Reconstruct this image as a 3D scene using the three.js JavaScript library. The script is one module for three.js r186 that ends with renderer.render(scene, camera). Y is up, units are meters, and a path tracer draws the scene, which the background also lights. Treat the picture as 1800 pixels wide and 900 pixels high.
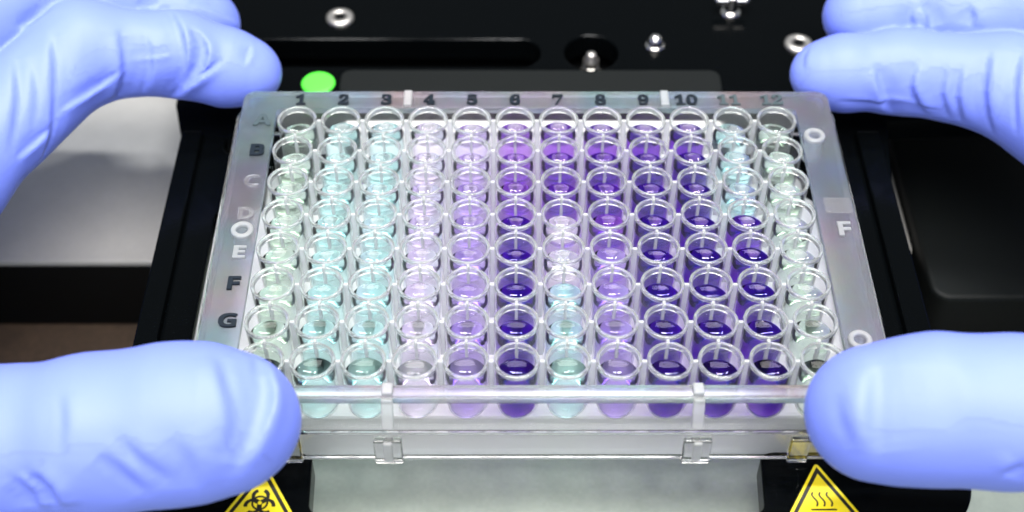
import * as THREE from 'three';
import { mergeGeometries, toCreasedNormals } from 'three/addons/utils/BufferGeometryUtils.js';
import { RoundedBoxGeometry } from 'three/addons/geometries/RoundedBoxGeometry.js';
import { TextGeometry } from 'three/addons/geometries/TextGeometry.js';
import { FontLoader } from 'three/addons/loaders/FontLoader.js';
import { RectAreaLightUniformsLib } from 'three/addons/lights/RectAreaLightUniformsLib.js';

// ---------------------------------------------------------------- camera, lamps, exposure
const scene = new THREE.Scene();
const camera = new THREE.PerspectiveCamera(20.854, 2, 0.01, 20);
camera.position.set(-0.006551, 0.19264, 0.183311);
camera.rotation.set(-0.829042, -0.0072525, 0.0053784, 'YXZ');
camera.focus = 0.262; camera.userData.fStop = 12;
const renderer = new THREE.WebGLRenderer({ antialias: true });
renderer.toneMapping = THREE.LinearToneMapping;
renderer.toneMappingExposure = 1.32;
renderer.shadowMap.enabled = true;
scene.background = new THREE.Color(0.22, 0.235, 0.25);      // the dim room all round
RectAreaLightUniformsLib.init();
function lampPanel(name, label, pos, target, w, h, intensity, color) {
  const g = new THREE.Group(); g.name = name; g.userData = { label, category: 'lamp', group: undefined };
  delete g.userData.group;
  g.position.set(...pos); scene.add(g);
  target = [pos[0], target[1], target[2]]; const dir = new THREE.Vector3(...target).sub(g.position).normalize();
  const hous = new THREE.Mesh(new RoundedBoxGeometry(w + 0.03, h + 0.03, 0.03, 2, 0.008), new THREE.MeshStandardMaterial({ color: 0xd8d8d8, roughness: 0.5 }));
  hous.name = 'housing'; hous.position.z = 0.02; g.add(hous);
  const face = new THREE.Mesh(new THREE.PlaneGeometry(w, h), new THREE.MeshStandardMaterial({ color: 0xffffff, emissive: color, emissiveIntensity: Math.min(intensity, 2) * 0.3 }));
  face.name = 'diffuser'; face.rotation.y = Math.PI; face.position.z = 0.003; g.add(face);
  const l = new THREE.RectAreaLight(color, intensity, w, h); l.name = 'panel_light';
  scene.add(l); l.position.copy(g.position).addScaledVector(dir, 0.002); l.lookAt(new THREE.Vector3(...target)); g.quaternion.copy(l.quaternion);
  return g;
}
lampPanel('lamp_panel', 'wide white lamp panel hanging above the microplate', [0.02, 0.62, 0.17], [0, 0, 0], 0.66, 0.34, 8.5, 0xfff9f2);
lampPanel('lamp_panel_001', 'narrow white strip lamp hanging behind the wide panel', [0.050, 0.45, -0.13], [0, 0, 0], 0.15, 0.026, 95, 0xffffff);
lampPanel('lamp_panel_003', 'short white strip lamp hanging beside the longer strip', [-0.10, 0.45, -0.13], [0, 0, 0], 0.036, 0.028, 95, 0xffffff);
lampPanel('lamp_panel_002', 'large white lamp panel above and in front of the gloved hands', [-0.10, 0.50, 0.72], [0, 0, 0], 0.8, 0.30, 3.0, 0xf6f9ff);

// ---------------------------------------------------------------- helpers
const V3 = (x, y, z) => new THREE.Vector3(x, y, z);
const MM = 0.001;
const creased = (g, a) => { g.scale(1e4, 1e4, 1e4); const q = toCreasedNormals(g, a); q.scale(1e-4, 1e-4, 1e-4); return q; };   // its hash works in whole hundredths
function rng(seed) { let s = seed >>> 0; return () => { s = (s + 0x6D2B79F5) | 0; let t = Math.imul(s ^ (s >>> 15), 1 | s); t = (t + Math.imul(t ^ (t >>> 7), 61 | t)) ^ t; return ((t ^ (t >>> 14)) >>> 0) / 4294967296; }; }
function noiseTex(size, seed, octaves, lo, hi, srgb) {       // tileable value noise
  const r = rng(seed), data = new Uint8Array(size * size * 4), acc = new Float32Array(size * size);
  let total = 0;
  for (const [cells, amp] of octaves) {
    const g = Float32Array.from({ length: cells * cells }, () => r()); total += amp;
    for (let y = 0; y < size; y++) for (let x = 0; x < size; x++) {
      const fx = x / size * cells, fy = y / size * cells, ix = Math.floor(fx), iy = Math.floor(fy);
      let tx = fx - ix, ty = fy - iy; tx = tx * tx * (3 - 2 * tx); ty = ty * ty * (3 - 2 * ty);
      const a = g[iy % cells * cells + ix % cells], b = g[iy % cells * cells + (ix + 1) % cells], c = g[(iy + 1) % cells * cells + ix % cells], d = g[(iy + 1) % cells * cells + (ix + 1) % cells];
      acc[y * size + x] += amp * ((a + (b - a) * tx) * (1 - ty) + (c + (d - c) * tx) * ty);
    }
  }
  for (let i = 0; i < size * size; i++) {
    const v = acc[i] / total;
    for (let k = 0; k < 3; k++) data[i * 4 + k] = Math.round(lo[k] + (hi[k] - lo[k]) * v);
    data[i * 4 + 3] = 255;
  }
  const t = new THREE.DataTexture(data, size, size); t.magFilter = THREE.LinearFilter; t.minFilter = THREE.LinearFilter;
  t.wrapS = t.wrapT = THREE.RepeatWrapping; if (srgb) t.colorSpace = THREE.SRGBColorSpace; t.needsUpdate = true; return t;
}
function boxUV(geo, scale) {                                  // uv in metres, from the face's main direction
  const p = geo.attributes.position, n = geo.attributes.normal, uv = new Float32Array(p.count * 2);
  for (let i = 0; i < p.count; i++) {
    const ax = Math.abs(n.getX(i)), ay = Math.abs(n.getY(i)), az = Math.abs(n.getZ(i));
    const [u, v] = ay >= ax && ay >= az ? [p.getX(i), p.getZ(i)] : ax >= az ? [p.getZ(i), p.getY(i)] : [p.getX(i), p.getY(i)];
    uv[i * 2] = u * scale; uv[i * 2 + 1] = v * scale;
  }
  geo.setAttribute('uv', new THREE.BufferAttribute(uv, 2)); return geo;
}
function outward(geo) {                                       // closed clear solids need their faces turned outward
  if (geo.userData.checked) return geo; geo.userData.checked = true;
  const g = geo, p = g.attributes.position, ix = g.index ? g.index.array : null, n = ix ? ix.length : p.count, at = (i) => ix ? ix[i] : i;
  let vol = 0; const a = V3(0, 0, 0), b = V3(0, 0, 0), c = V3(0, 0, 0);
  for (let i = 0; i < n; i += 3) vol += a.fromBufferAttribute(p, at(i)).dot(b.fromBufferAttribute(p, at(i + 1)).cross(c.fromBufferAttribute(p, at(i + 2))));
  if (vol >= 0) return g;
  if (ix) for (let i = 0; i < n; i += 3) { const t = ix[i + 1]; ix[i + 1] = ix[i + 2]; ix[i + 2] = t; }
  else for (const k of Object.keys(g.attributes)) { const A = g.attributes[k].array, w = g.attributes[k].itemSize; for (let i = 0; i < n; i += 3) for (let q = 0; q < w; q++) { const u = (i + 1) * w + q, v = (i + 2) * w + q, t = A[u]; A[u] = A[v]; A[v] = t; } }
  const N = g.attributes.normal.array; for (let i = 0; i < N.length; i++) N[i] = -N[i];
  if (LOG) console.log('turned'); return g;
}
const LOG = false;
function mesh(name, geo, mat, parent, pos) {
  if (mat.transmission > 0.2 && mat.thickness > 0) { outward(geo); }
  const m = new THREE.Mesh(geo, mat); m.name = name; m.castShadow = m.receiveShadow = true;
  if (pos) m.position.set(...pos); (parent || scene).add(m); return m;
}
function thing(name, label, category, pos = [0, 0, 0]) {
  const g = new THREE.Group(); g.name = name; g.userData = { label, category }; g.position.set(...pos); scene.add(g); return g;
}
const rbox = (w, h, d, r = 0.0006) => new RoundedBoxGeometry(w, h, d, 2, Math.min(r, w / 2.01, h / 2.01, d / 2.01));
// a slab from a floor plan drawn in (x, z), its top at y = 0
function slab(shape, depth, bevel = 0.0005, seg = 24) {
  const g = new THREE.ExtrudeGeometry(shape, { depth: depth - 2 * bevel, bevelEnabled: true, bevelThickness: bevel, bevelSize: bevel, bevelOffset: -bevel, bevelSegments: 2, curveSegments: seg });
  g.rotateX(Math.PI / 2); g.translate(0, -bevel, 0);           // plan y -> z, depth runs down
  return creased(g, 0.3);
}
function roundRect(x0, z0, x1, z1, r, path = new THREE.Shape()) {
  path.moveTo(x0 + r, z0); path.lineTo(x1 - r, z0); path.absarc(x1 - r, z0 + r, r, -Math.PI / 2, 0, false);
  path.lineTo(x1, z1 - r); path.absarc(x1 - r, z1 - r, r, 0, Math.PI / 2, false);
  path.lineTo(x0 + r, z1); path.absarc(x0 + r, z1 - r, r, Math.PI / 2, Math.PI, false);
  path.lineTo(x0, z0 + r); path.absarc(x0 + r, z0 + r, r, Math.PI, Math.PI * 1.5, false); return path;
}

// ---------------------------------------------------------------- materials
const fineBump = noiseTex(256, 11, [[64, 1], [128, 1]], [0, 0, 0], [255, 255, 255]);
const cloudBump = noiseTex(512, 12, [[8, 1], [32, 0.7], [128, 0.5], [256, 0.4]], [0, 0, 0], [255, 255, 255]);
const mottle = noiseTex(512, 31, [[1, 1]], [0, 0, 0], [255, 255, 255], true);
{ // faint pearly patches of the moulded plastic
  const d = mottle.image.data, ch = [41, 42, 43].map((q) => noiseTex(512, q, [[5, 1], [12, 0.8], [60, 0.3], [200, 0.35]], [0, 0, 0], [255, 255, 255]).image.data);
  for (let i = 0; i < d.length; i += 4) { d[i] = 168 + ch[0][i] * 0.24; d[i + 1] = 180 + ch[1][i] * 0.2; d[i + 2] = 192 + ch[2][i] * 0.2; }
}
const M = {};
M.clear = new THREE.MeshPhysicalMaterial({ color: 0xffffff, transmission: 1, thickness: 0.001, ior: 1.5, roughness: 0.03 });
M.clearFrame = new THREE.MeshPhysicalMaterial({ color: 0xffffff, transmission: 1, thickness: 0.001, ior: 1.5, roughness: 0.04 });
M.deck = new THREE.MeshPhysicalMaterial({ map: mottle, transmission: 0.9, thickness: 0.001, ior: 1.5, roughness: 0.22 });
M.shell = new THREE.MeshPhysicalMaterial({ color: 0xffffff, transmission: 1, thickness: 0, ior: 1.5, roughness: 0.28 });
M.frost = new THREE.MeshPhysicalMaterial({ color: 0xf4f7f8, transmission: 0.78, thickness: 0.001, ior: 1.5, roughness: 0.45 });
M.rim = new THREE.MeshPhysicalMaterial({ color: 0xf2f6f6, transmission: 0.9, thickness: 0.001, ior: 1.42, roughness: 0.12 });
M.web = new THREE.MeshPhysicalMaterial({ color: 0xf4f7fa, transmission: 0.6, thickness: 0.001, ior: 1.45, roughness: 0.35 });
M.black = new THREE.MeshPhysicalMaterial({ color: new THREE.Color(0.0013, 0.0018, 0.0022), roughness: 0.14, specularIntensity: 0.09, bumpMap: fineBump, bumpScale: 0.00001 });
M.blackDeep = new THREE.MeshPhysicalMaterial({ color: new THREE.Color(0.002, 0.0025, 0.003), roughness: 0.5, specularIntensity: 0.3 });
M.blackPad = new THREE.MeshPhysicalMaterial({ color: new THREE.Color(0.0034, 0.0050, 0.0052), roughness: 0.6, specularIntensity: 0.4, bumpMap: cloudBump, bumpScale: 0.00006 });
M.steel = new THREE.MeshStandardMaterial({ color: new THREE.Color(0.62, 0.60, 0.57), metalness: 1, roughness: 0.42 });
M.chrome = new THREE.MeshStandardMaterial({ color: new THREE.Color(0.85, 0.83, 0.8), metalness: 1, roughness: 0.12 });
M.grey = new THREE.MeshStandardMaterial({ map: noiseTex(512, 5, [[6, 1], [40, 0.5], [200, 0.5]], [122, 133, 126], [146, 156, 148], true), roughness: 0.55 });
M.greyHousing = new THREE.MeshStandardMaterial({ map: noiseTex(512, 6, [[6, 1], [40, 0.5], [200, 0.5]], [170, 170, 168], [188, 188, 185], true), roughness: 0.5 });
M.wood = new THREE.MeshStandardMaterial({ map: noiseTex(512, 7, [[4, 1], [30, 0.7], [170, 0.7]], [54, 44, 36], [96, 78, 62], true), roughness: 0.6 });
M.green = new THREE.MeshStandardMaterial({ color: new THREE.Color(0.09, 0.78, 0.05), roughness: 0.45, emissive: new THREE.Color(0.02, 0.3, 0.02) });
M.white = new THREE.MeshStandardMaterial({ color: new THREE.Color(0.88, 0.89, 0.89), roughness: 0.6, bumpMap: cloudBump, bumpScale: 0.00003 });
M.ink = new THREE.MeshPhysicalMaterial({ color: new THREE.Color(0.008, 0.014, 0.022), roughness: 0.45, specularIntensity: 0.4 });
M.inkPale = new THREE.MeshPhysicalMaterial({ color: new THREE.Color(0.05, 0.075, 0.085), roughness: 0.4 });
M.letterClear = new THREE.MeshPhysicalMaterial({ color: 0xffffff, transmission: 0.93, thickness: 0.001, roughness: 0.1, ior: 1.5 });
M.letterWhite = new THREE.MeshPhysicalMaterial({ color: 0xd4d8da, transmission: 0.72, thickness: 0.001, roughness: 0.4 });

// ---------------------------------------------------------------- the setting: bench
const BENCH = -0.073;
{
  const g = boxUV(new THREE.BoxGeometry(3, 0.03, 3).translate(0, -0.015, 0), 6);
  const b = mesh('bench_top', g, M.wood, scene, [0, BENCH, 0]); b.userData.kind = 'structure';
}
{
  const t = mesh('bench_mat', boxUV(slab(roundRect(-0.30, -0.002, 0.30, 0.30, 0.01), 0.002, 0.0004), 8), M.grey, scene, [0, BENCH + 0.0025, 0]);
  t.userData = { label: 'pale grey mat lying on the brown bench under the thumbs', category: 'mat' };
}

// the wide low housing behind: grey lid on a black body
{
  const t = thing('instrument_housing', 'low wide instrument housing with pale grey lid and black front face', 'housing', [0, BENCH, 0]);
  mesh('body', boxUV(slab(roundRect(-0.30, -0.30, 0.0895, -0.037, 0.004), 0.0215, 0.0006), 8), M.blackDeep, t, [0, 0.0215, 0]);
  mesh('lid', boxUV(slab(roundRect(-0.301, -0.301, 0.0900, -0.0365, 0.005), 0.0018, 0.0005), 6), M.greyHousing, t, [0, 0.0238, 0]);
}
{
  const t = thing('black_module', 'plain matt black box standing beside the grey lidded housing', 'instrument box', [0, BENCH, 0]);
  mesh('case', boxUV(slab(roundRect(0.0905, -0.0860, 0.33, -0.0215, 0.004), 0.028, 0.001), 8), M.blackPad, t, [0, 0.028, 0]);
  mesh('base_plate', boxUV(slab(roundRect(0.0925, -0.0840, 0.328, -0.0235, 0.003), 0.0015, 0.0003), 8), M.blackDeep, t, [0, 0.0017, 0]);
}

// ---------------------------------------------------------------- the black instrument with its plate carrier
{
  const t = thing('plate_reader_stage', 'black metal instrument stage with a windowed plate carrier and steel screws', 'lab instrument', [0, BENCH, 0]);
  const Y = (y) => y - BENCH;
  // pale pedestal under the carrier window
  mesh('pedestal', boxUV(slab(roundRect(-0.068, -0.10, 0.068, 0.0615, 0.004), 0.0415, 0.0008), 8), M.grey, t, [0, Y(-0.031), 0]);
  mesh('heating_pad', boxUV(slab(roundRect(-0.0600, -0.0560, 0.0600, 0.0292, 0.004), 0.0100, 0.0008), 8), M.white, t, [0, Y(-0.0205), 0]);
  // carrier: ledge with a stepped window, raised outer rail
  const cross = (p, g = 0) => {
    const q = [[-.043, -.0575, 4], [.043, -.0575, 4], [.043, -.036, 3], [.058, -.036, 3], [.058, -.028, 3], [.066, -.028, 4], [.066, .038, 4], [.0398, .038, 3], [.0390, .0518, 2.2], [-.0410, .0518, 2.2], [-.0415, .038, 3], [-.0675, .038, 4], [-.0675, -.0235, 4], [-.058, -.0235, 3], [-.058, -.036, 3], [-.043, -.036, 3]];
    const n = q.length;
    for (let i = 0; i < n; i++) {
      const [x, z, r] = q[i], [ax, az] = q[(i + n - 1) % n], [bx, bz] = q[(i + 1) % n], R = r * MM;
      const la = Math.hypot(ax - x, az - z), lb = Math.hypot(bx - x, bz - z);
      const s = [x + (ax - x) / la * R, z + (az - z) / la * R], e = [x + (bx - x) / lb * R, z + (bz - z) / lb * R];
      if (i) p.lineTo(...s); else p.moveTo(...s);
      p.quadraticCurveTo(x, z, ...e);
    }
    p.closePath(); return p;
  };
  const L = -0.0786, Rr = 0.0768, F = 0.0572;
  const outer = (x0, x1, z0, z1, r) => { const s = new THREE.Shape(); s.moveTo(x0, z0); s.lineTo(x1, z0); s.lineTo(x1, z1 - r); s.absarc(x1 - r, z1 - r, r, 0, Math.PI / 2, false); s.lineTo(x0 + r, z1); s.absarc(x0 + r, z1 - r, r, Math.PI / 2, Math.PI, false); s.lineTo(x0, z0); return s; };
  const ledge = outer(L, Rr, -0.0505, F, 0.013);
  ledge.holes.push(cross(new THREE.Path()));
  ledge.holes.push(roundRect(-0.0685, -0.0455, -0.058, -0.0395, 0.0028, new THREE.Path()));
  // the window reaches behind the ledge's back edge, so ledge and back plate are cut from one plan
  const plan = new THREE.Shape();
  plan.moveTo(-0.0845, -0.17); plan.lineTo(0.135, -0.17); plan.lineTo(0.135, -0.0540); plan.lineTo(0.0795, -0.0505); plan.lineTo(Rr, -0.030);
  plan.lineTo(Rr, F - 0.013); plan.absarc(Rr - 0.013, F - 0.013, 0.013, 0, Math.PI / 2, false);
  plan.lineTo(L + 0.013, F); plan.absarc(L + 0.013, F - 0.013, 0.013, Math.PI / 2, Math.PI, false);
  plan.lineTo(L, -0.045); plan.lineTo(-0.0815, -0.0560); plan.closePath();
  plan.holes.push(cross(new THREE.Path()));
  plan.holes.push(roundRect(-0.0685, -0.0455, -0.058, -0.0395, 0.0028, new THREE.Path()));
  plan.holes.push(roundRect(-0.0790, -0.0793, 0.0018, -0.0694, 0.0046, new THREE.Path()));
  const hole = new THREE.Path(); hole.absarc(0.0138, -0.0744, 0.0064, 0, Math.PI * 2, false); plan.holes.push(hole);
  mesh('carrier_plate', boxUV(slab(plan, 0.006, 0.0004, 32), 40), M.black, t, [0, Y(-0.0175), 0]);
  mesh('under_plate', boxUV(slab(roundRect(-0.080, -0.165, 0.13, -0.0615, 0.004), 0.006, 0.0004), 40), M.blackDeep, t, [0, Y(-0.0275), 0]);
  // raised rails at the two sides and the front
  const rail = (pts, name) => { const s = new THREE.Shape(); pts.forEach(([x, z], i) => i ? s.lineTo(x, z) : s.moveTo(x, z)); s.closePath(); mesh(name, boxUV(slab(s, 0.0022, 0.0004), 40), M.black, t, [0, Y(-0.0155), 0]); };
  rail([[L + .0006, -.045], [-.0735, -.045], [-.0735, .040], [L + .0006, .040]], 'side_rail');
  rail([[Rr - .0006, -.045], [.0712, -.045], [.0712, .040], [Rr - .0006, .040]], 'side_rail');
  // grey backed pad let into the back plate
  mesh('recess_pad', boxUV(slab(roundRect(-0.0446, -0.0674, 0.0433, -0.0588, 0.0025), 0.0009, 0.0003), 40), M.blackPad, t, [0, Y(-0.0168), 0]);
  // screws
  const screwGeo = new THREE.LatheGeometry([[0, -.0006], [.0012, -.0006], [.0013, .0003], [.0019, .0006], [.0027, .0006], [.0033, .0002], [.0034, -.0006], [.0034, -.0012]].map(([x, y]) => new THREE.Vector2(x, y)), 40);
  for (const [x, z] of [[-.0466, -.0874], [.0633, -.0775]]) {
    const s = mesh('screw', screwGeo, M.steel, t, [x, Y(-0.0171), z]);
    mesh('hex_socket', new THREE.CylinderGeometry(.00125, .00125, .0008, 6).translate(0, -.00005, 0), M.blackDeep, s);
  }
  // ball plunger, spring pin in the round hole, chrome cross bolt
  const lathe = (pts, n = 32) => new THREE.LatheGeometry(pts.map(([x, y]) => new THREE.Vector2(x * MM, y * MM)), n);
  mesh('ball_plunger', lathe([[2.4, -1], [2.4, .2], [2.0, .5], [1.75, .6], [1.7, 1.4], [1.4, 2.3], [.8, 2.9], [0, 3.05]]), M.chrome, t, [.0291, Y(-.0175), -.0772]);
  const pin = mesh('spring_pin', lathe([[2.6, -9], [2.6, -4], [1.4, -3.6], [1.3, -1.8], [1.9, -1.5], [1.9, -.4], [1.3, 0], [1.2, 1.3], [.7, 1.7], [0, 1.8]]), M.steel, t, [.0138, Y(-.0185), -.0735]);
  mesh('pin_collar', new THREE.TorusGeometry(.0017, .0004, 10, 28).rotateX(Math.PI / 2), M.chrome, pin, [0, -.0022, 0]);
  const bolt = mesh('cross_bolt', lathe([[2.6, -1.5], [2.6, .3], [1.9, .8], [1.5, 1], [1.5, 4.6], [1.2, 5], [0, 5.1]]), M.chrome, t, [.0485, Y(-.0175), -.0900]);
  mesh('cross_handle', new THREE.CapsuleGeometry(.0012, .0062, 8, 16).rotateZ(Math.PI / 2), M.chrome, bolt, [0, .0036, 0]);
  // green marker dot
  mesh('green_dot', lathe([[0, .35], [2.9, .33], [3.6, .2], [3.85, -.1], [3.85, -.5]], 48), M.green, t, [-.0497, Y(-.0172), -.0632]);

  // warning stickers
  const sticker = (draw) => {
    const c = document.createElement('canvas'); c.width = c.height = 512; const x = c.getContext('2d');
    x.fillStyle = '#f2dc1c'; x.fillRect(0, 0, 512, 512);
    const tri = (k, col) => { x.fillStyle = col; x.beginPath(); const cx = 256, cy = 318; for (let i = 0; i < 3; i++) { const a = -Math.PI / 2 + i * Math.PI * 2 / 3, px = cx + Math.cos(a) * k, py = cy + Math.sin(a) * k; i ? x.lineTo(px, py) : x.moveTo(px, py); } x.closePath(); x.fill(); };
    tri(252, '#14120c'); tri(204, '#f4de20'); x.fillStyle = '#17140c'; x.strokeStyle = '#17140c'; draw(x);
    const tx = new THREE.CanvasTexture(c); tx.colorSpace = THREE.SRGBColorSpace; return new THREE.MeshStandardMaterial({ map: tx, roughness: 0.35 });
  };
  const triShape = () => { // rounded triangle, side s, plan units in metres
    const s = 0.0141, h = s * Math.sqrt(3) / 2, q = [[0, -h * 2 / 3], [s / 2, h / 3], [-s / 2, h / 3]], sh = new THREE.Shape(), R = 0.0011;
    for (let i = 0; i < 3; i++) { const [x, z] = q[i], a = q[(i + 2) % 3], b = q[(i + 1) % 3]; const la = Math.hypot(a[0] - x, a[1] - z), lb = Math.hypot(b[0] - x, b[1] - z); const S = [x + (a[0] - x) / la * R, z + (a[1] - z) / la * R], E2 = [x + (b[0] - x) / lb * R, z + (b[1] - z) / lb * R]; if (i) sh.lineTo(...S); else sh.moveTo(...S); sh.quadraticCurveTo(x, z, ...E2); }
    sh.closePath();
    const g = new THREE.ExtrudeGeometry(sh, { depth: 0.00012, bevelEnabled: false, curveSegments: 8 }); g.rotateX(Math.PI / 2);
    const p = g.attributes.position, uv = g.attributes.uv; const k = 0.0141 * Math.sqrt(3) / 3;   // circumradius
    for (let i = 0; i < p.count; i++) uv.setXY(i, 0.5 + p.getX(i) / k * (290 / 512), 1 - (318 / 512 + p.getZ(i) / k * (290 / 512)));
    return g;
  };
  const bio = (x) => {
    const cx = 256, cy = 322;
    x.lineWidth = 13; x.beginPath(); x.arc(cx, cy, 47, 0, 7); x.stroke();
    for (let i = 0; i < 3; i++) {
      const a = -Math.PI / 2 + i * 2.0944, ox = cx + Math.cos(a) * 47, oy = cy + Math.sin(a) * 47;
      x.lineWidth = 21; x.beginPath(); x.arc(ox, oy, 46, a + 0.42, a - 0.42 + Math.PI * 2); x.stroke();
      x.lineWidth = 9; x.beginPath(); x.arc(ox, oy, 55, a + 0.5, a + 1.4); x.stroke(); x.beginPath(); x.arc(ox, oy, 55, a - 1.4, a - 0.5); x.stroke();
    }
    x.fillStyle = '#f4de20'; x.beginPath(); x.arc(cx, cy, 13, 0, 7); x.fill();
  };
  const heat = (x) => {
    x.lineWidth = 11; x.lineCap = 'round';
    for (const ox of [-46, 0, 46]) { x.beginPath(); x.moveTo(256 + ox - 8, 258); x.bezierCurveTo(256 + ox - 34, 290, 256 + ox + 34, 310, 256 + ox + 6, 354); x.stroke(); }
    x.lineWidth = 12; x.beginPath(); x.moveTo(180, 382); x.lineTo(332, 382); x.stroke();
  };
  const s1 = mesh('warning_sticker', triShape(), sticker(bio), t, [-.0497, Y(-.0172), .0498]); s1.userData.label = 'yellow triangle sticker with a black biohazard symbol'; s1.rotation.y = 0.0;
  const s2 = mesh('warning_sticker', triShape(), sticker(heat), t, [.0494, Y(-.0172), .0496]); s2.userData.label = 'yellow triangle sticker with three wavy heat lines';
}

// ---------------------------------------------------------------- the microplate
const plate = thing('microplate', 'clear plastic 96 well microplate of clear and purple liquids held in two gloved hands', 'microplate', [0, -0.014, 0]);
const PY = (y) => y + 0.014;
function ringLoft(loops, cn = 6) {                              // closed solid through rounded-rectangle outlines {hx, zb, zf, r, y}, in mm
  const pos = [], idx = [], per = 4 * (cn + 1);
  for (const [hx, zb, zf, r, y] of loops) {
    const corners = [[hx - r, zb + r, -Math.PI / 2], [hx - r, zf - r, 0], [-hx + r, zf - r, Math.PI / 2], [-hx + r, zb + r, Math.PI]];
    for (const [cx, cz, a0] of corners) for (let k = 0; k <= cn; k++) { const a = a0 + k / cn * Math.PI / 2; pos.push((cx + Math.cos(a) * r) * MM, y * MM, (cz + Math.sin(a) * r) * MM); }
  }
  const n = loops.length;
  for (let i = 0; i < n; i++) for (let k = 0; k < per; k++) {
    const a = i * per + k, b = i * per + (k + 1) % per, c = (i + 1) % n * per + k, d = (i + 1) % n * per + (k + 1) % per;
    idx.push(a, b, c, b, d, c);
  }
  const g = new THREE.BufferGeometry(); g.setAttribute('position', new THREE.Float32BufferAttribute(pos, 3)); g.setIndex(idx);
  return creased(g, 0.5);
}
{
  const up = (l) => l.map(([a, b, c, d, y]) => [a, b, c, d, y + 14]);
  mesh('deck', boxUV(ringLoft(up([[54.3, -36.2, 36.2, 1.2, -1.2], [61.2, -41.3, 38.5, 2.2, -1.2], [61.6, -41.7, 38.9, 2.4, -1.35], [61.75, -41.8, 39.1, 2.4, -1.8], [61.75, -41.8, 39.15, 2.4, -2.55], [54.3, -36.2, 36.2, 1.2, -2.55]])), 14), M.deck, plate);
  mesh('skirt', ringLoft(up([[61.7, -41.75, 39.1, 2.4, -2.6], [62.2, -42.0, 40.8, 2.6, -6.3],
    [63.5, -42.4, 42.3, 2.8, -6.4], [63.85, -42.7, 42.65, 3, -6.8], [63.9, -42.75, 42.75, 3, -13.8], [63.6, -42.5, 42.5, 3, -14.0],
    [62.9, -41.8, 41.8, 2.4, -14.0], [62.6, -41.4, 41.4, 2.2, -7.7], [61.1, -40.9, 39.8, 1.8, -7.5], [60.5, -40.4, 37.8, 1.4, -2.6]])), M.clearFrame, plate);
}
mesh('bead', ringLoft([[64.0, -42.85, 42.85, 3, .45], [64.0, -42.85, 42.85, 3, -.1], [63.2, -42.1, 42.1, 2.6, -.1], [63.2, -42.1, 42.1, 2.6, -.02], [63.75, -42.62, 42.62, 3, .0], [63.93, -42.8, 42.8, 3, .25]]), M.frost, plate);
// wells
const PR = [[3.48, -.25], [3.56, -.08], [3.72, 0], [3.92, 0], [4.06, -.08], [4.12, -.3], [4.08, -.9], [3.86, -1.25], [3.8, -2.2], [3.66, -9.2]];
const uo = [], ui = [];
for (let i = 0; i <= 9; i++) { const a = i / 9 * Math.PI / 2; uo.push([3.92 * Math.cos(a), -11.2 - 3.8 * Math.sin(a)]); ui.push([3.02 * Math.cos(a), -9.0 - 2.95 * Math.sin(a)]); }
const rimProf = [[3.36, -1.1], [3.48, -.25], [3.56, -.08], [3.72, 0], [3.92, 0], [4.06, -.08], [4.12, -.3], [4.08, -.9], [3.86, -1.25], [3.6, -1.3], [3.36, -1.1]];
const v2 = (l) => l.map(([x, y]) => new THREE.Vector2(Math.max(x, 0) * MM, y * MM));
const rimGeo = creased(new THREE.LatheGeometry(v2(rimProf), 40), 0.7);
const wellGeo = new THREE.LatheGeometry(v2([[4.0, -1.1], [4.02, -2.2], [3.92, -11.2], ...uo.slice(1)]), 40);
const LV = -5.0;
function liquidGeo(lv) {
  const pts = []; for (let i = 0; i <= 10; i++) { const q = 3.58 * i / 10; pts.push([q, lv - .35 + 7.2 - Math.sqrt(7.2 * 7.2 - q * q)]); }   // concave meniscus
  const wall = (y) => 3.52 + 0.1 * (y + 11.2) / 9;
  pts.push([wall(lv) + .14, lv + .56], [wall(-11.2) + .14, -11.2]);
  for (let i = 1; i <= 9; i++) { const a = i / 9 * Math.PI / 2; pts.push([Math.max(3.66 * Math.cos(a), 0), -11.2 - 3.5 * Math.sin(a)]); }
  return creased(new THREE.LatheGeometry(pts.reverse().map(([x, y]) => new THREE.Vector2(x * MM, y * MM)), 40), 0.8);
}
const liqGeos = [-0.25, 0, 0.25].map((d) => liquidGeo(LV + d));
const liqMats = new Map();
function liquidMat(level, tint) {
  const key = level + tint;
  if (!liqMats.has(key)) {
    const m = new THREE.MeshPhysicalMaterial({ color: 0xffffff, transmission: 1, thickness: 0.005, ior: 1.27, roughness: 0.0 });
    if (level > 0) { m.attenuationColor = level < 0.3 ? new THREE.Color(0.26, 0.15, 0.74) : new THREE.Color(0.25, 0.072, 0.62); m.attenuationDistance = 0.0050 / level; }
    else { m.attenuationColor = tint === 'g' ? new THREE.Color(0.83, 0.95, 0.86) : new THREE.Color(0.72, 0.94, 0.95); m.attenuationDistance = 0.008; }
    liqMats.set(key, m);
  }
  return liqMats.get(key);
}
const LEV = [ // rows A to H; 0 clear
  [0, 0, 0, .06, .14, .35, .5, .6, .8, .9, 0, 0],
  [0, 0, 0, .06, .14, .4, .6, .7, .9, 1, 0, 0],
  [0, 0, 0, .08, .18, .4, .6, .7, .9, 1, 0, 0],
  [0, 0, 0, .08, .18, .9, .02, .4, 1, 1, .8, 0],
  [0, 0, 0, .06, .18, 1, .02, .22, 1, 1, 1, 0],
  [0, 0, 0, .06, .18, 1, 0, .22, 1, 1, 1, 0],
  [0, 0, 0, .06, .22, 1, 0, .22, 1, 1, 1, 0],
  [0, 0, 0, .06, .22, 1, 0, .25, 1, 1, 1, 0]];
const rr = rng(77);
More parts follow.
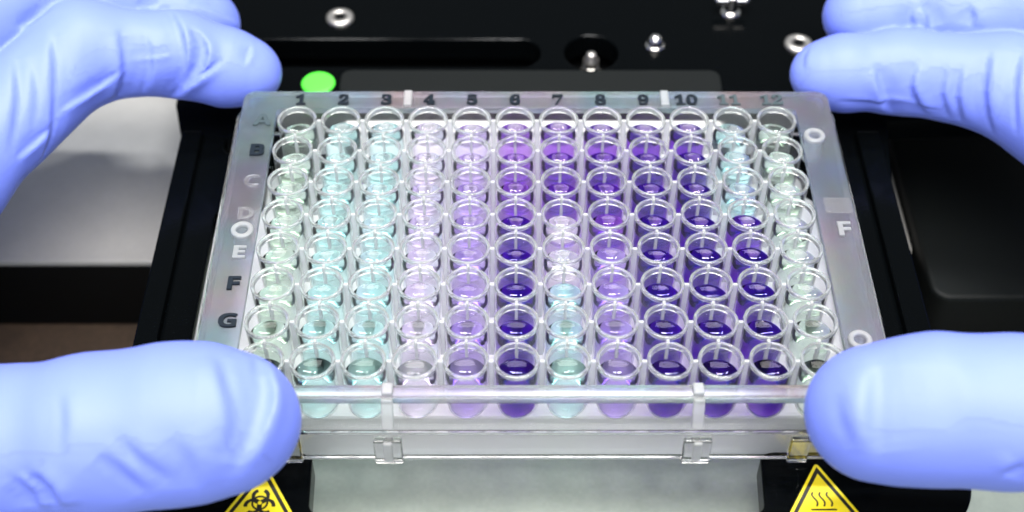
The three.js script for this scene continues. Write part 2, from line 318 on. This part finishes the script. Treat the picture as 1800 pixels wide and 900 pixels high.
for (let r = 0; r < 8; r++) for (let c = 0; c < 12; c++) {
  const w = mesh('well', wellGeo, M.shell, plate, [(c - 5.5) * .009, PY(0), (r - 3.5) * .009]);
  w.rotation.y = rr() * 6.28; mesh('rim', rimGeo, M.rim, w);
  const lv = LEV[r][c];
  const q = mesh('liquid', liqGeos[Math.floor(rr() * 3)], liquidMat(lv, c < 1 || c > 10 ? 'g' : 'a'), w);
  q.userData.label = lv === 0 ? 'clear faintly green liquid' : lv < .3 ? 'pale lilac liquid' : lv < .75 ? 'violet liquid' : 'dark purple liquid';
}
// thin webs that join neighbouring wells, both ways
const webX = rbox(.0010, .0095, .0006, .0002), webZ = rbox(.0006, .0095, .0010, .0002);
for (let r = 0; r < 8; r++) for (let c = 0; c < 11; c++) mesh('web', webX, M.web, plate, [(c - 5) * .009, PY(-.0050), (r - 3.5) * .009]);
for (let r = 0; r < 7; r++) for (let c = 0; c < 12; c++) mesh('web', webZ, M.web, plate, [(c - 5.5) * .009, PY(-.0050), (r - 3) * .009]);
// ribs across the border, in line with the gaps 3|4 and 9|10, with clear feet on the skirt
for (const sx of [-.027, .027]) {
  mesh('rib', rbox(.0017, .0012, .0046, .0003), M.frost, plate, [sx, PY(-.0009), -.0388]);
  mesh('rib', rbox(.0019, .0012, .0024, .0003), M.frost, plate, [sx, PY(-.0009), .0374]);
  const down = mesh('rib', rbox(.0021, .0062, .0010, .0003), M.frost, plate, [sx, PY(-.0040), .0403]); down.rotation.x = -0.35;
  const f = mesh('foot', rbox(.0050, .0068, .0013, .0004), M.clear, plate, [sx, PY(-.0104), .0435]);
  mesh('core', rbox(.0016, .0052, .0008, .0003), M.frost, f, [0, .0006, .0007]);
}
for (const sx of [-.0440, .0450]) mesh('post', rbox(.0036, .0068, .0012, .0004), M.clear, plate, [sx, PY(-.0104), .0434]);
// short locating tubes in the border
const tubeGeo = creased(new THREE.LatheGeometry([[1.15, -6], [1.15, .5], [1.35, .7], [1.9, .7], [2.15, .5], [2.15, -.6], [1.8, -.8], [1.7, -6], [1.15, -6]].map(([x, y]) => new THREE.Vector2(x * MM, y * MM)), 32), 0.6);
for (const [x, z] of [[-.0570, -.0008], [.0569, -.0275], [.0570, .0263]]) mesh('locating_tube', tubeGeo, M.frost, plate, [x, PY(-.0012), z]);
// embossed letters and numbers
{
  const sans = await new FontLoader().loadAsync('fonts/droid/droid_sans_bold.typeface.json');
  const serif = await new FontLoader().loadAsync('fonts/droid/droid_serif_bold.typeface.json');
  const put = (s, font, size, sx, mat, x, z, name) => {
    const g = new TextGeometry(s, { font, size, depth: .0004, curveSegments: 6, bevelEnabled: true, bevelThickness: .00006, bevelSize: .00005, bevelSegments: 1 });
    g.computeBoundingBox(); const b = g.boundingBox; g.translate(-(b.min.x + b.max.x) / 2, -(b.min.y + b.max.y) / 2, 0); g.scale(sx, 1, 1); g.rotateX(-Math.PI / 2);
    const m = mesh(name, g, mat, plate, [x, PY(-.00118), z]); m.userData.label = `raised ${name === 'number' ? 'number' : 'letter'} ${s}`;
  };
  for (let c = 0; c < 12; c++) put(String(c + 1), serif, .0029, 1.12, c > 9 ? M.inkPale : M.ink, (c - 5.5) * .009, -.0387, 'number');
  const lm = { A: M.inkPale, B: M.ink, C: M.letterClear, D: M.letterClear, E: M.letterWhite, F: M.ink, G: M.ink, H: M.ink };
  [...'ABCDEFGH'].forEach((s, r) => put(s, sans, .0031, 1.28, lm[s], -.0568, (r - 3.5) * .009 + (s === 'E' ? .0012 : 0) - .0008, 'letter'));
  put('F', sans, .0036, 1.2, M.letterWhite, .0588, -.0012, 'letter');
  mesh('write_on_patch', rbox(.0052, .0003, .0042, .0001), M.letterClear, plate, [.0585, PY(-.00108), -.0076]).userData.label = 'small frosted patch';
}

// ---------------------------------------------------------------- gloved hands
// distance field in mm: chains of tapered capsules joined smoothly, then meshed on a grid (surface nets)
function roundCone(ax, ay, az, ra, bx, by, bz, rb) {
  const dx = bx - ax, dy = by - ay, dz = bz - az, l2 = dx * dx + dy * dy + dz * dz;
  return (x, y, z) => { const px = x - ax, py = y - ay, pz = z - az; let t = (px * dx + py * dy + pz * dz) / l2; t = t < 0 ? 0 : t > 1 ? 1 : t; const qx = px - dx * t, qy = py - dy * t, qz = pz - dz * t; return Math.sqrt(qx * qx + qy * qy + qz * qz) - (ra + (rb - ra) * t); };
}
const smin = (a, b, k) => { const h = Math.max(k - Math.abs(a - b), 0) / k; return Math.min(a, b) - h * h * k * 0.25; };
function chainSDF(pts, k) {
  const parts = []; for (let i = 0; i + 1 < pts.length; i++) parts.push(roundCone(...pts[i], ...pts[i + 1]));
  return (x, y, z) => { let d = parts[0](x, y, z); for (let i = 1; i < parts.length; i++) d = smin(d, parts[i](x, y, z), k); return d; };
}
function creaseField(list) {                                   // folds in the rubber: [points, width, height, side vector]
  const C = list.map(([pts, w, a, side]) => {
    const lo = [0, 1, 2].map((i) => Math.min(...pts.map((p) => p[i])) - 3 * w), hi = [0, 1, 2].map((i) => Math.max(...pts.map((p) => p[i])) + 3 * w);
    let len = 0; const acc = [0]; for (let i = 1; i < pts.length; i++) acc.push(len += Math.hypot(...[0, 1, 2].map((k) => pts[i][k] - pts[i - 1][k])));
    return { pts, w, a, side, lo, hi, acc, len };
  });
  return (x, y, z) => {
    let out = 0;
    for (const c of C) {
      if (x < c.lo[0] || y < c.lo[1] || z < c.lo[2] || x > c.hi[0] || y > c.hi[1] || z > c.hi[2]) continue;
      let best = 1e9, bt = 0, bx = 0, by = 0, bz = 0;
      for (let i = 0; i + 1 < c.pts.length; i++) {
        const A = c.pts[i], B = c.pts[i + 1], dx = B[0] - A[0], dy = B[1] - A[1], dz = B[2] - A[2], l2 = dx * dx + dy * dy + dz * dz;
        let t = ((x - A[0]) * dx + (y - A[1]) * dy + (z - A[2]) * dz) / l2; t = t < 0 ? 0 : t > 1 ? 1 : t;
        const qx = x - A[0] - dx * t, qy = y - A[1] - dy * t, qz = z - A[2] - dz * t, d = qx * qx + qy * qy + qz * qz;
        if (d < best) { best = d; bt = (c.acc[i] + Math.sqrt(l2) * t) / c.len; bx = qx; by = qy; bz = qz; }
      }
      const s = (bx * c.side[0] + by * c.side[1] + bz * c.side[2]) / c.w, fade = Math.pow(Math.sin(Math.PI * Math.min(Math.max(bt, 0.02), 0.98)), 0.7);
      const e = Math.exp(-best / (c.w * c.w));
      out += 1.7 * c.a * fade * e * (s > 0 ? 1.1 * s : 1.1 * s) * 1.2 - 1.9 * c.a * fade * 0.85 * Math.exp(-best / (c.w * c.w * 0.16));
    }
    return out;                                                 // positive swells outward
  };
}
function surfaceNets(f, lo, hi, cell) {
  const nx = Math.ceil((hi[0] - lo[0]) / cell) + 1, ny = Math.ceil((hi[1] - lo[1]) / cell) + 1, nz = Math.ceil((hi[2] - lo[2]) / cell) + 1;
  const D = new Float32Array(nx * ny * nz).fill(9), B = 8, at = (i, j, k) => (k * ny + j) * nx + i;
  const reach = B * cell * 0.5 * 1.75 + cell * 2 + 2.5;
  for (let k = 0; k < nz; k += B) for (let j = 0; j < ny; j += B) for (let i = 0; i < nx; i += B) {
    const d = f(lo[0] + (i + B / 2) * cell, lo[1] + (j + B / 2) * cell, lo[2] + (k + B / 2) * cell);
    const far = Math.abs(d) > reach * 1.25;
    for (let c = k; c < Math.min(k + B, nz); c++) for (let b = j; b < Math.min(j + B, ny); b++) for (let a = i; a < Math.min(i + B, nx); a++) D[at(a, b, c)] = far ? d : f(lo[0] + a * cell, lo[1] + b * cell, lo[2] + c * cell);
  }
  const id = new Int32Array(nx * ny * nz).fill(-1), pos = [], idx = [];
  const E = []; for (let a = 0; a < 8; a++) for (const m of [1, 2, 4]) if (!(a & m)) E.push([a, a | m]);
  const v = new Float32Array(8);
  for (let k = 0; k < nz - 1; k++) for (let j = 0; j < ny - 1; j++) for (let i = 0; i < nx - 1; i++) {
    let mask = 0; for (let c = 0; c < 8; c++) { v[c] = D[at(i + (c & 1), j + (c >> 1 & 1), k + (c >> 2))]; if (v[c] < 0) mask |= 1 << c; }
    if (mask === 0 || mask === 255) continue;
    let sx = 0, sy = 0, sz = 0, n = 0;
    for (const [a, b] of E) if ((v[a] < 0) !== (v[b] < 0)) { const t = v[a] / (v[a] - v[b]); sx += (a & 1) + ((b & 1) - (a & 1)) * t; sy += (a >> 1 & 1) + ((b >> 1 & 1) - (a >> 1 & 1)) * t; sz += (a >> 2) + ((b >> 2) - (a >> 2)) * t; n++; }
    id[at(i, j, k)] = pos.length / 3; pos.push(lo[0] + (i + sx / n) * cell, lo[1] + (j + sy / n) * cell, lo[2] + (k + sz / n) * cell);
  }
  const quad = (a, b, c, d, flip) => { if (a < 0 || b < 0 || c < 0 || d < 0) return; flip ? idx.push(a, c, b, a, d, c) : idx.push(a, b, c, a, c, d); };
  for (let k = 1; k < nz - 1; k++) for (let j = 1; j < ny - 1; j++) for (let i = 1; i < nx - 1; i++) {
    const s = D[at(i, j, k)] < 0;
    if (s !== D[at(i + 1, j, k)] < 0) quad(id[at(i, j - 1, k - 1)], id[at(i, j, k - 1)], id[at(i, j, k)], id[at(i, j - 1, k)], !s);
    if (s !== D[at(i, j + 1, k)] < 0) quad(id[at(i - 1, j, k - 1)], id[at(i - 1, j, k)], id[at(i, j, k)], id[at(i, j, k - 1)], !s);
    if (s !== D[at(i, j, k + 1)] < 0) quad(id[at(i - 1, j - 1, k)], id[at(i, j - 1, k)], id[at(i, j, k)], id[at(i - 1, j, k)], !s);
  }
  const P = new Float32Array(pos), N = new Float32Array(pos.length), h = 0.35;
  for (let q = 0; q < P.length; q += 3) {
    const x = P[q], y = P[q + 1], z = P[q + 2];
    const gx = f(x + h, y, z) - f(x - h, y, z), gy = f(x, y + h, z) - f(x, y - h, z), gz = f(x, y, z + h) - f(x, y, z - h), l = Math.hypot(gx, gy, gz) || 1;
    N[q] = gx / l; N[q + 1] = gy / l; N[q + 2] = gz / l;
  }
  for (let q = 0; q < P.length; q++) P[q] *= MM;
  const g = new THREE.BufferGeometry(); g.setAttribute('position', new THREE.BufferAttribute(P, 3)); g.setAttribute('normal', new THREE.BufferAttribute(N, 3)); g.setIndex(idx);
  return g;
}
const HANDS = {
  left: {
    index: [[-62.0, -3.4, -50.2, 6.9], [-66.5, -2.0, -50.2, 7.9], [-76, 1.8, -50.2, 8.6], [-95.5, 6.0, -45.5, 10.2], [-118.5, 0.5, -13, 11.6]],
    middle: [[-73.5, -1.8, -65.5, 7.6], [-78, 0.2, -66, 8.4], [-92.5, 6.5, -63.5, 9.2], [-110, 14, -55, 10.2], [-134, 14, -20, 12]],
    ring: [[-98, -16, -70, 7.4], [-108, -8, -70, 8.4], [-126, 4, -62, 9.2], [-150, 10, -22, 12]],
    little: [[-122, -24, -62, 6.4], [-132, -14, -60, 7.2], [-146, -4, -52, 8], [-164, 2, -18, 11]],
    thumb: [[-50.6, 7.6, 50.2, 10.6], [-54.5, 7.7, 50.3, 11.9], [-62, 7.2, 50.8, 12.6], [-73, 6.4, 52, 12.6], [-88, 4.2, 52.5, 12.4], [-106, 1, 50, 13.2], [-140, -2, 44, 18]],
    palm: [[[-118, 0, -13, 11.6], [-150, -2, 40, 18]], [[-134, 12, -20, 12], [-165, 0, 45, 18]], [[-150, 8, -22, 12], [-178, 0, 48, 17]], [[-164, 2, -18, 11], [-188, -2, 50, 15]], [[-128, -2, 10, 13], [-150, -3, 40, 17]]],
    arm: [[-165, -2, 55, 21], [-190, -4, 100, 24], [-230, -10, 170, 30]],
  },
  right: {
    index: [[62.0, -3.4, -50.0, 6.6], [66.5, -3.4, -50.2, 7.7], [79, -3.0, -50.2, 8.7], [100, -1.6, -44.5, 10.4], [124, -1.5, -12, 12.2]],
    middle: [[71.5, 0.2, -65.5, 7.2], [76, 0.8, -66, 8.2], [90, 2, -66, 8.8], [110, 5, -59, 10], [138, 10, -20, 12]],
    ring: [[98, -14, -72, 7.4], [108, -8, -72, 8.4], [128, 2, -62, 9.2], [152, 8, -22, 12]],
    little: [[122, -24, -62, 6.4], [132, -14, -60, 7.2], [146, -4, -52, 8], [166, 2, -18, 11]],
    thumb: [[52.4, 9.6, 50.0, 10.2], [56, 9.9, 50.1, 11.0], [63, 11.2, 50.6, 11.7], [74, 12.0, 51.5, 11.9], [90, 11, 51.5, 12.0], [108, 7, 49, 13], [142, 2, 44, 18]],
    palm: [[[124, -1.5, -12, 12], [152, -2, 40, 18]], [[138, 10, -20, 12], [167, 0, 45, 18]], [[152, 8, -22, 12], [180, 0, 48, 17]], [[166, 2, -18, 11], [190, -2, 50, 15]], [[132, -2, 12, 13], [152, -3, 40, 17]]],
    arm: [[167, -2, 55, 21], [192, -4, 100, 24], [232, -10, 170, 30]],
  },
};
const CREASES = {
  left: [
    [[[-85.3,12.7,-43.3],[-84.6,10.6,-40.9],[-84.4,8.3,-39.3],[-84.7,6.3,-38.5],[-85.8,3.6,-37.9],[-88,-0.5,-38.7]],2.2,0.95,[-1,0,0]],
    [[[-77.6,10.9,-53.6],[-75.7,11.5,-49.3],[-74.5,10.8,-46.9],[-73.8,9.5,-44.8],[-73.5,7.7,-43],[-73.8,5.4,-41.6],[-74.7,2.5,-40.7],[-76.1,-1.5,-41.1]],2,0.6,[1,0,0]],
    [[[-72.2,10.3,-47.9],[-70.6,9,-46.7],[-69.7,7.7,-45.6],[-69.6,6.6,-44.4],[-70.3,5.2,-42.9],[-72.3,3,-41.4],[-74.7,0.5,-40.8],[-77.9,-3.5,-42.2]],2,0.9,[1,0,0]],
    [[[-65.8,5,-44.7],[-67.7,4.1,-43.3],[-69.8,3.1,-42.1],[-72.2,1.8,-41.2],[-74.9,0,-40.9]],1.6,0.5,[0,-0.7,0.7]],
    [[[-97.5,15.8,-39.3],[-96.9,14.6,-36.2],[-96.4,13.1,-33.3],[-96.2,11.3,-30.7],[-96.2,9.1,-28.2],[-96.5,6.7,-26.1],[-96.9,5.1,-24.8],[-97.3,4,-23.9],[-97.8,2.8,-23.1]],2.2,0.55,[-1,0,0]],
    [[[-85,7.7,-38.8],[-87.2,6.8,-37.2],[-89.4,6,-35.4],[-91.7,5.9,-32.8],[-94,6.4,-29.6],[-95.5,6.5,-27.5],[-96.1,6.2,-26.5],[-96.6,5.9,-25.6]],1.5,0.5,[0,-0.7,0.7]],
    [[[-97.3,4.7,-24.1],[-98.6,4.4,-22.2],[-99.8,4.1,-20.3],[-101.2,3.8,-18.4],[-102.6,3.6,-16.3]],1.6,0.5,[0,-0.7,0.7]],
    [[[-83.7,9.2,-40.3],[-81.9,8.8,-40.9],[-80.1,8.5,-41.5],[-77.9,8.4,-42.1],[-75.6,8.4,-42.8]],1,0.28,[0,-0.7,0.7]],
    [[[-60.7,4.6,-49.9],[-61,4.1,-47.4],[-61.3,3.7,-46.3],[-61.6,3.2,-45.3]],1.3,0.3,[1,0,0]],
    [[[-96.4,5.7,-25.9],[-97,4,-24.4],[-97.7,2.1,-23.3],[-98.8,0.1,-22.3],[-100.2,-2.1,-21.6]],1.8,0.6,[-1,0,0]],
    [[[-103.8,14.7,-33.6],[-103,14.2,-30.2],[-102.4,13.2,-27.4],[-102,11.9,-24.9],[-102,10.6,-22.7],[-102.3,9.1,-20.5],[-102.7,7.5,-18.5],[-103.2,5.8,-16.5]],2.4,0.5,[-1,0,0]],
    [[[-80.9,11.5,-44.8],[-80.4,10.1,-42.9],[-80.1,8.3,-41.3],[-80.4,6.2,-40.1],[-81.4,3.4,-39.4],[-83.1,-0.8,-40.3]],2,0.4,[1,0,0]],
    [[[-100.3,14.2,-32.4],[-99.6,13,-29.6],[-99.2,11.5,-27.3],[-99.1,9.8,-25.1],[-99.4,8.1,-23],[-99.9,6.2,-21.1]],2.2,0.35,[-1,0,0]],
    [[[-66,-1.3,-64.9],[-68.1,2.7,-62.7],[-70.7,5,-62.1],[-72.9,6.4,-61.3],[-75.2,7.5,-60.8]],1.3,0.3,[0,-0.7,0.7]],
    [[[-81.1,8.9,-59.3],[-82,8.7,-58.5],[-82.9,8.6,-57.8],[-84,9.1,-57.4],[-85.2,9.8,-57]],1.4,0.5,[0,-0.7,0.7]],
    [[[-100,15.9,-48.2],[-101.3,15.5,-46.5],[-102.9,14.9,-45.4],[-104.4,14.8,-44.2],[-105.8,15.3,-42.6]],1.6,0.5,[0,-0.7,0.7]],
    [[[-51.8,18.7,45.4],[-50.5,19.3,48.7],[-49.4,19.1,51.3],[-48.6,18.5,53.3],[-48.1,17.7,55],[-47.8,16.7,56.5],[-47.8,15.6,57.9],[-48.1,14.3,59.2],[-48.5,12.8,60.3]],3.4,0.6,[-1,0,0]],
    [[[-46.8,15,42.8],[-45.3,16.8,47.5],[-44.4,16.6,50.4],[-44.4,16.2,52.9],[-44.9,15.6,55.1],[-45.6,14.6,57.1],[-46.6,13.3,59],[-47.5,12.1,60.2],[-48,11.3,60.7],[-48.5,10.5,61.1]],3,1,[1,0,0]],
    [[[-79.9,11.8,63.3],[-78.3,10.9,64.1],[-77.1,9.7,64.7],[-76.8,8.2,65.1],[-76.8,6.3,65.2]],2.6,1,[1,0,0]],
    [[[-82.6,11.1,63.6],[-81.5,9.9,64.1],[-80.6,8.4,64.5],[-80.3,6.9,64.8],[-80.2,5,64.8]],2.2,0.7,[1,0,0]],
    [[[-68.9,15.2,62],[-67.5,13.9,62.7],[-66.1,12.4,63.3],[-64.9,10.9,63.7],[-63.7,9.5,64],[-62.6,7.9,64.2]],3,0.5,[1,0,0]],
    [[[-65.9,16.9,60],[-64.7,15.9,61],[-63.4,14.8,61.8],[-62.2,13.7,62.5],[-60.9,12.5,63],[-59.6,11.3,63.4],[-58.3,9.9,63.6]],3,0.4,[1,0,0]],
    [[[-75.3,19.8,53.5],[-74.9,19.5,55.4],[-74.5,18.9,57.2],[-74.3,18.1,58.9],[-74.4,16.9,60.6],[-74.6,15.4,62.1]],2.4,0.25,[1,0,0]],
    [[[-57.7,16.9,60],[-56.6,15.4,61.1],[-55.7,13.7,62],[-55.2,11.9,62.7],[-55.1,10.1,63.2],[-55.2,8,63.4]],4,0.3,[1,0,0]]],
  right: [
    [[[72.2,3.1,-44.5],[72.9,1.3,-42.9],[73.8,-0.8,-41.7],[75.1,-3.6,-41.1],[77.2,-8.3,-42.5]],2,0.85,[-1,0,0]],
    [[[80.1,4.8,-44.3],[78.9,2.9,-42.5],[78.7,0.7,-41.2],[79.6,-1.4,-40.3],[81.2,-3.7,-39.9],[83.5,-6.6,-40.3]],1.9,0.7,[1,0,0]],
    [[[85.6,4.8,-42.2],[85,2.7,-40.5],[84.9,0.3,-39.2],[86,-2.3,-38.3],[88,-5.8,-38.3]],1.8,0.55,[1,0,0]],
    [[[88.4,5.4,-41.5],[87.9,3.1,-39.5],[87.9,0.5,-38.1],[88.9,-2.3,-37.3],[90.5,-5.9,-37.4]],1.8,0.5,[1,0,0]],
    [[[93.9,8.2,-42.6],[93,6,-39.2],[92.7,3.1,-36.8],[93.2,0.7,-35.3],[94,-1.7,-34.2],[94.8,-3.3,-33.6],[95.8,-4.9,-33]],2,0.7,[1,0,0]],
    [[[99.8,9.5,-41.9],[98.8,8.6,-38.8],[98.1,7.2,-36.2],[97.7,5.6,-33.9],[97.7,3.9,-31.8],[97.9,2,-29.9],[98.4,-0.3,-28.3]],2,0.6,[1,0,0]],
    [[[65.2,-4,-41.8],[67.5,-4,-41.5],[70,-4.3,-41.6],[72.4,-4.5,-41.7],[74.5,-4.2,-41.3],[76.6,-4,-40.9],[79.4,-4,-40.3],[82.5,-4.2,-39.7],[85.5,-4.2,-38.7]],1.2,0.5,[0,0.7,-0.7]],
    [[[58.7,2.1,-52],[58,1.8,-50.7],[57.5,1.3,-49.6],[57.3,0.8,-48.2],[57.3,0,-46.9]],1.4,0.25,[1,0,0]],
    [[[83.7,8.1,-59.8],[84.5,7.5,-59],[85.2,6.7,-58.2],[85.7,5.4,-57.4],[86.2,4,-56.8]],1.8,0.7,[-1,0,0]],
    [[[81.4,7.5,-59.8],[81.1,6.6,-59],[81,5.6,-58.4],[81.5,4.4,-57.8],[81,5.5,-54.5]],1.8,0.4,[1,0,0]],
    [[[92.7,8.8,-57.7],[93.2,8.1,-56.9],[93.7,7.3,-56.1],[93.6,6.4,-55.7],[93.5,5.5,-55.4]],2,0.4,[1,0,0]],
    [[[52.2,21,48.9],[51.6,20.8,51.2],[51.2,20.3,53.1],[50.8,19.4,55.1],[50.6,18.1,57],[50.7,16.6,58.6],[51.1,15.1,59.8],[51.8,13.2,60.7]],4.2,0.5,[-1,0,0]],
    [[[45.4,17.3,51.7],[45.5,16.7,53.5],[45.6,15.9,55.1],[46.1,14.9,56.6],[46.8,13.9,58],[47.7,12.5,59.2]],4,0.25,[1,0,0]],
    [[[70.4,12.3,64.1],[70.9,13.1,64.1],[71.5,13.9,64.1],[72,14.5,64],[72.5,15.2,64]],2.4,0.6,[0,0.7,-0.7]],
    [[[61.1,23.7,51.1],[61,23.3,53.4],[61,22.6,55.5],[60.9,21.6,57.3],[60.7,20.3,58.9],[60.6,18.7,60.3]],5,0.2,[1,0,0]]],
};
function handField(h, creases) {
  const fingers = ['index', 'middle', 'ring', 'little', 'thumb'].map((n) => chainSDF(h[n], 3.5));
  const body = [...h.palm.map((p) => chainSDF(p, 4)), chainSDF(h.arm, 8)], folds = creaseField(creases);
  return (x, y, z) => {
    let d = body[0](x, y, z); for (let i = 1; i < body.length; i++) d = smin(d, body[i](x, y, z), 14);
    let q = fingers[0](x, y, z); for (let i = 1; i < 4; i++) q = smin(q, fingers[i](x, y, z), 1.2);
    q = smin(q, fingers[4](x, y, z), 5); d = smin(d, q, 6);
    if (Math.abs(d) < 6) {
      d -= 0.10 * Math.sin(x * 0.31 + 1.3 * Math.sin(z * 0.17)) + 0.08 * Math.sin(y * 0.43 + z * 0.22 + 1.1 * Math.sin(x * 0.13));
      d -= folds(x, y, z);
    }
    return d;
  };
}
M.glove = new THREE.MeshPhysicalMaterial({ color: new THREE.Color(0.18, 0.25, 0.84), roughness: 0.5, bumpMap: cloudBump, bumpScale: 0.00004, sheen: 0.3, sheenColor: new THREE.Color(0.6, 0.7, 1), sheenRoughness: 0.6, specularIntensity: 0.7 });
for (const [side, name, label] of [['left', 'gloved_hand', 'blue rubber gloved hand gripping the plate corners beside letters A to H'], ['right', 'gloved_hand_001', 'blue rubber gloved hand gripping the plate corners beside column 12']]) {
  const f = handField(HANDS[side], CREASES[side]);
  const b = side === 'left' ? [[-262, -45, -82], [-36, 44, 202]] : [[38, -45, -82], [264, 44, 202]];
  const g = boxUV(surfaceNets(f, b[0], b[1], 0.66), 60);
  const m = mesh(name, g, M.glove, scene); m.userData = { label, category: 'gloved hand', group: 'gloved hands' };
}
renderer.render(scene, camera);
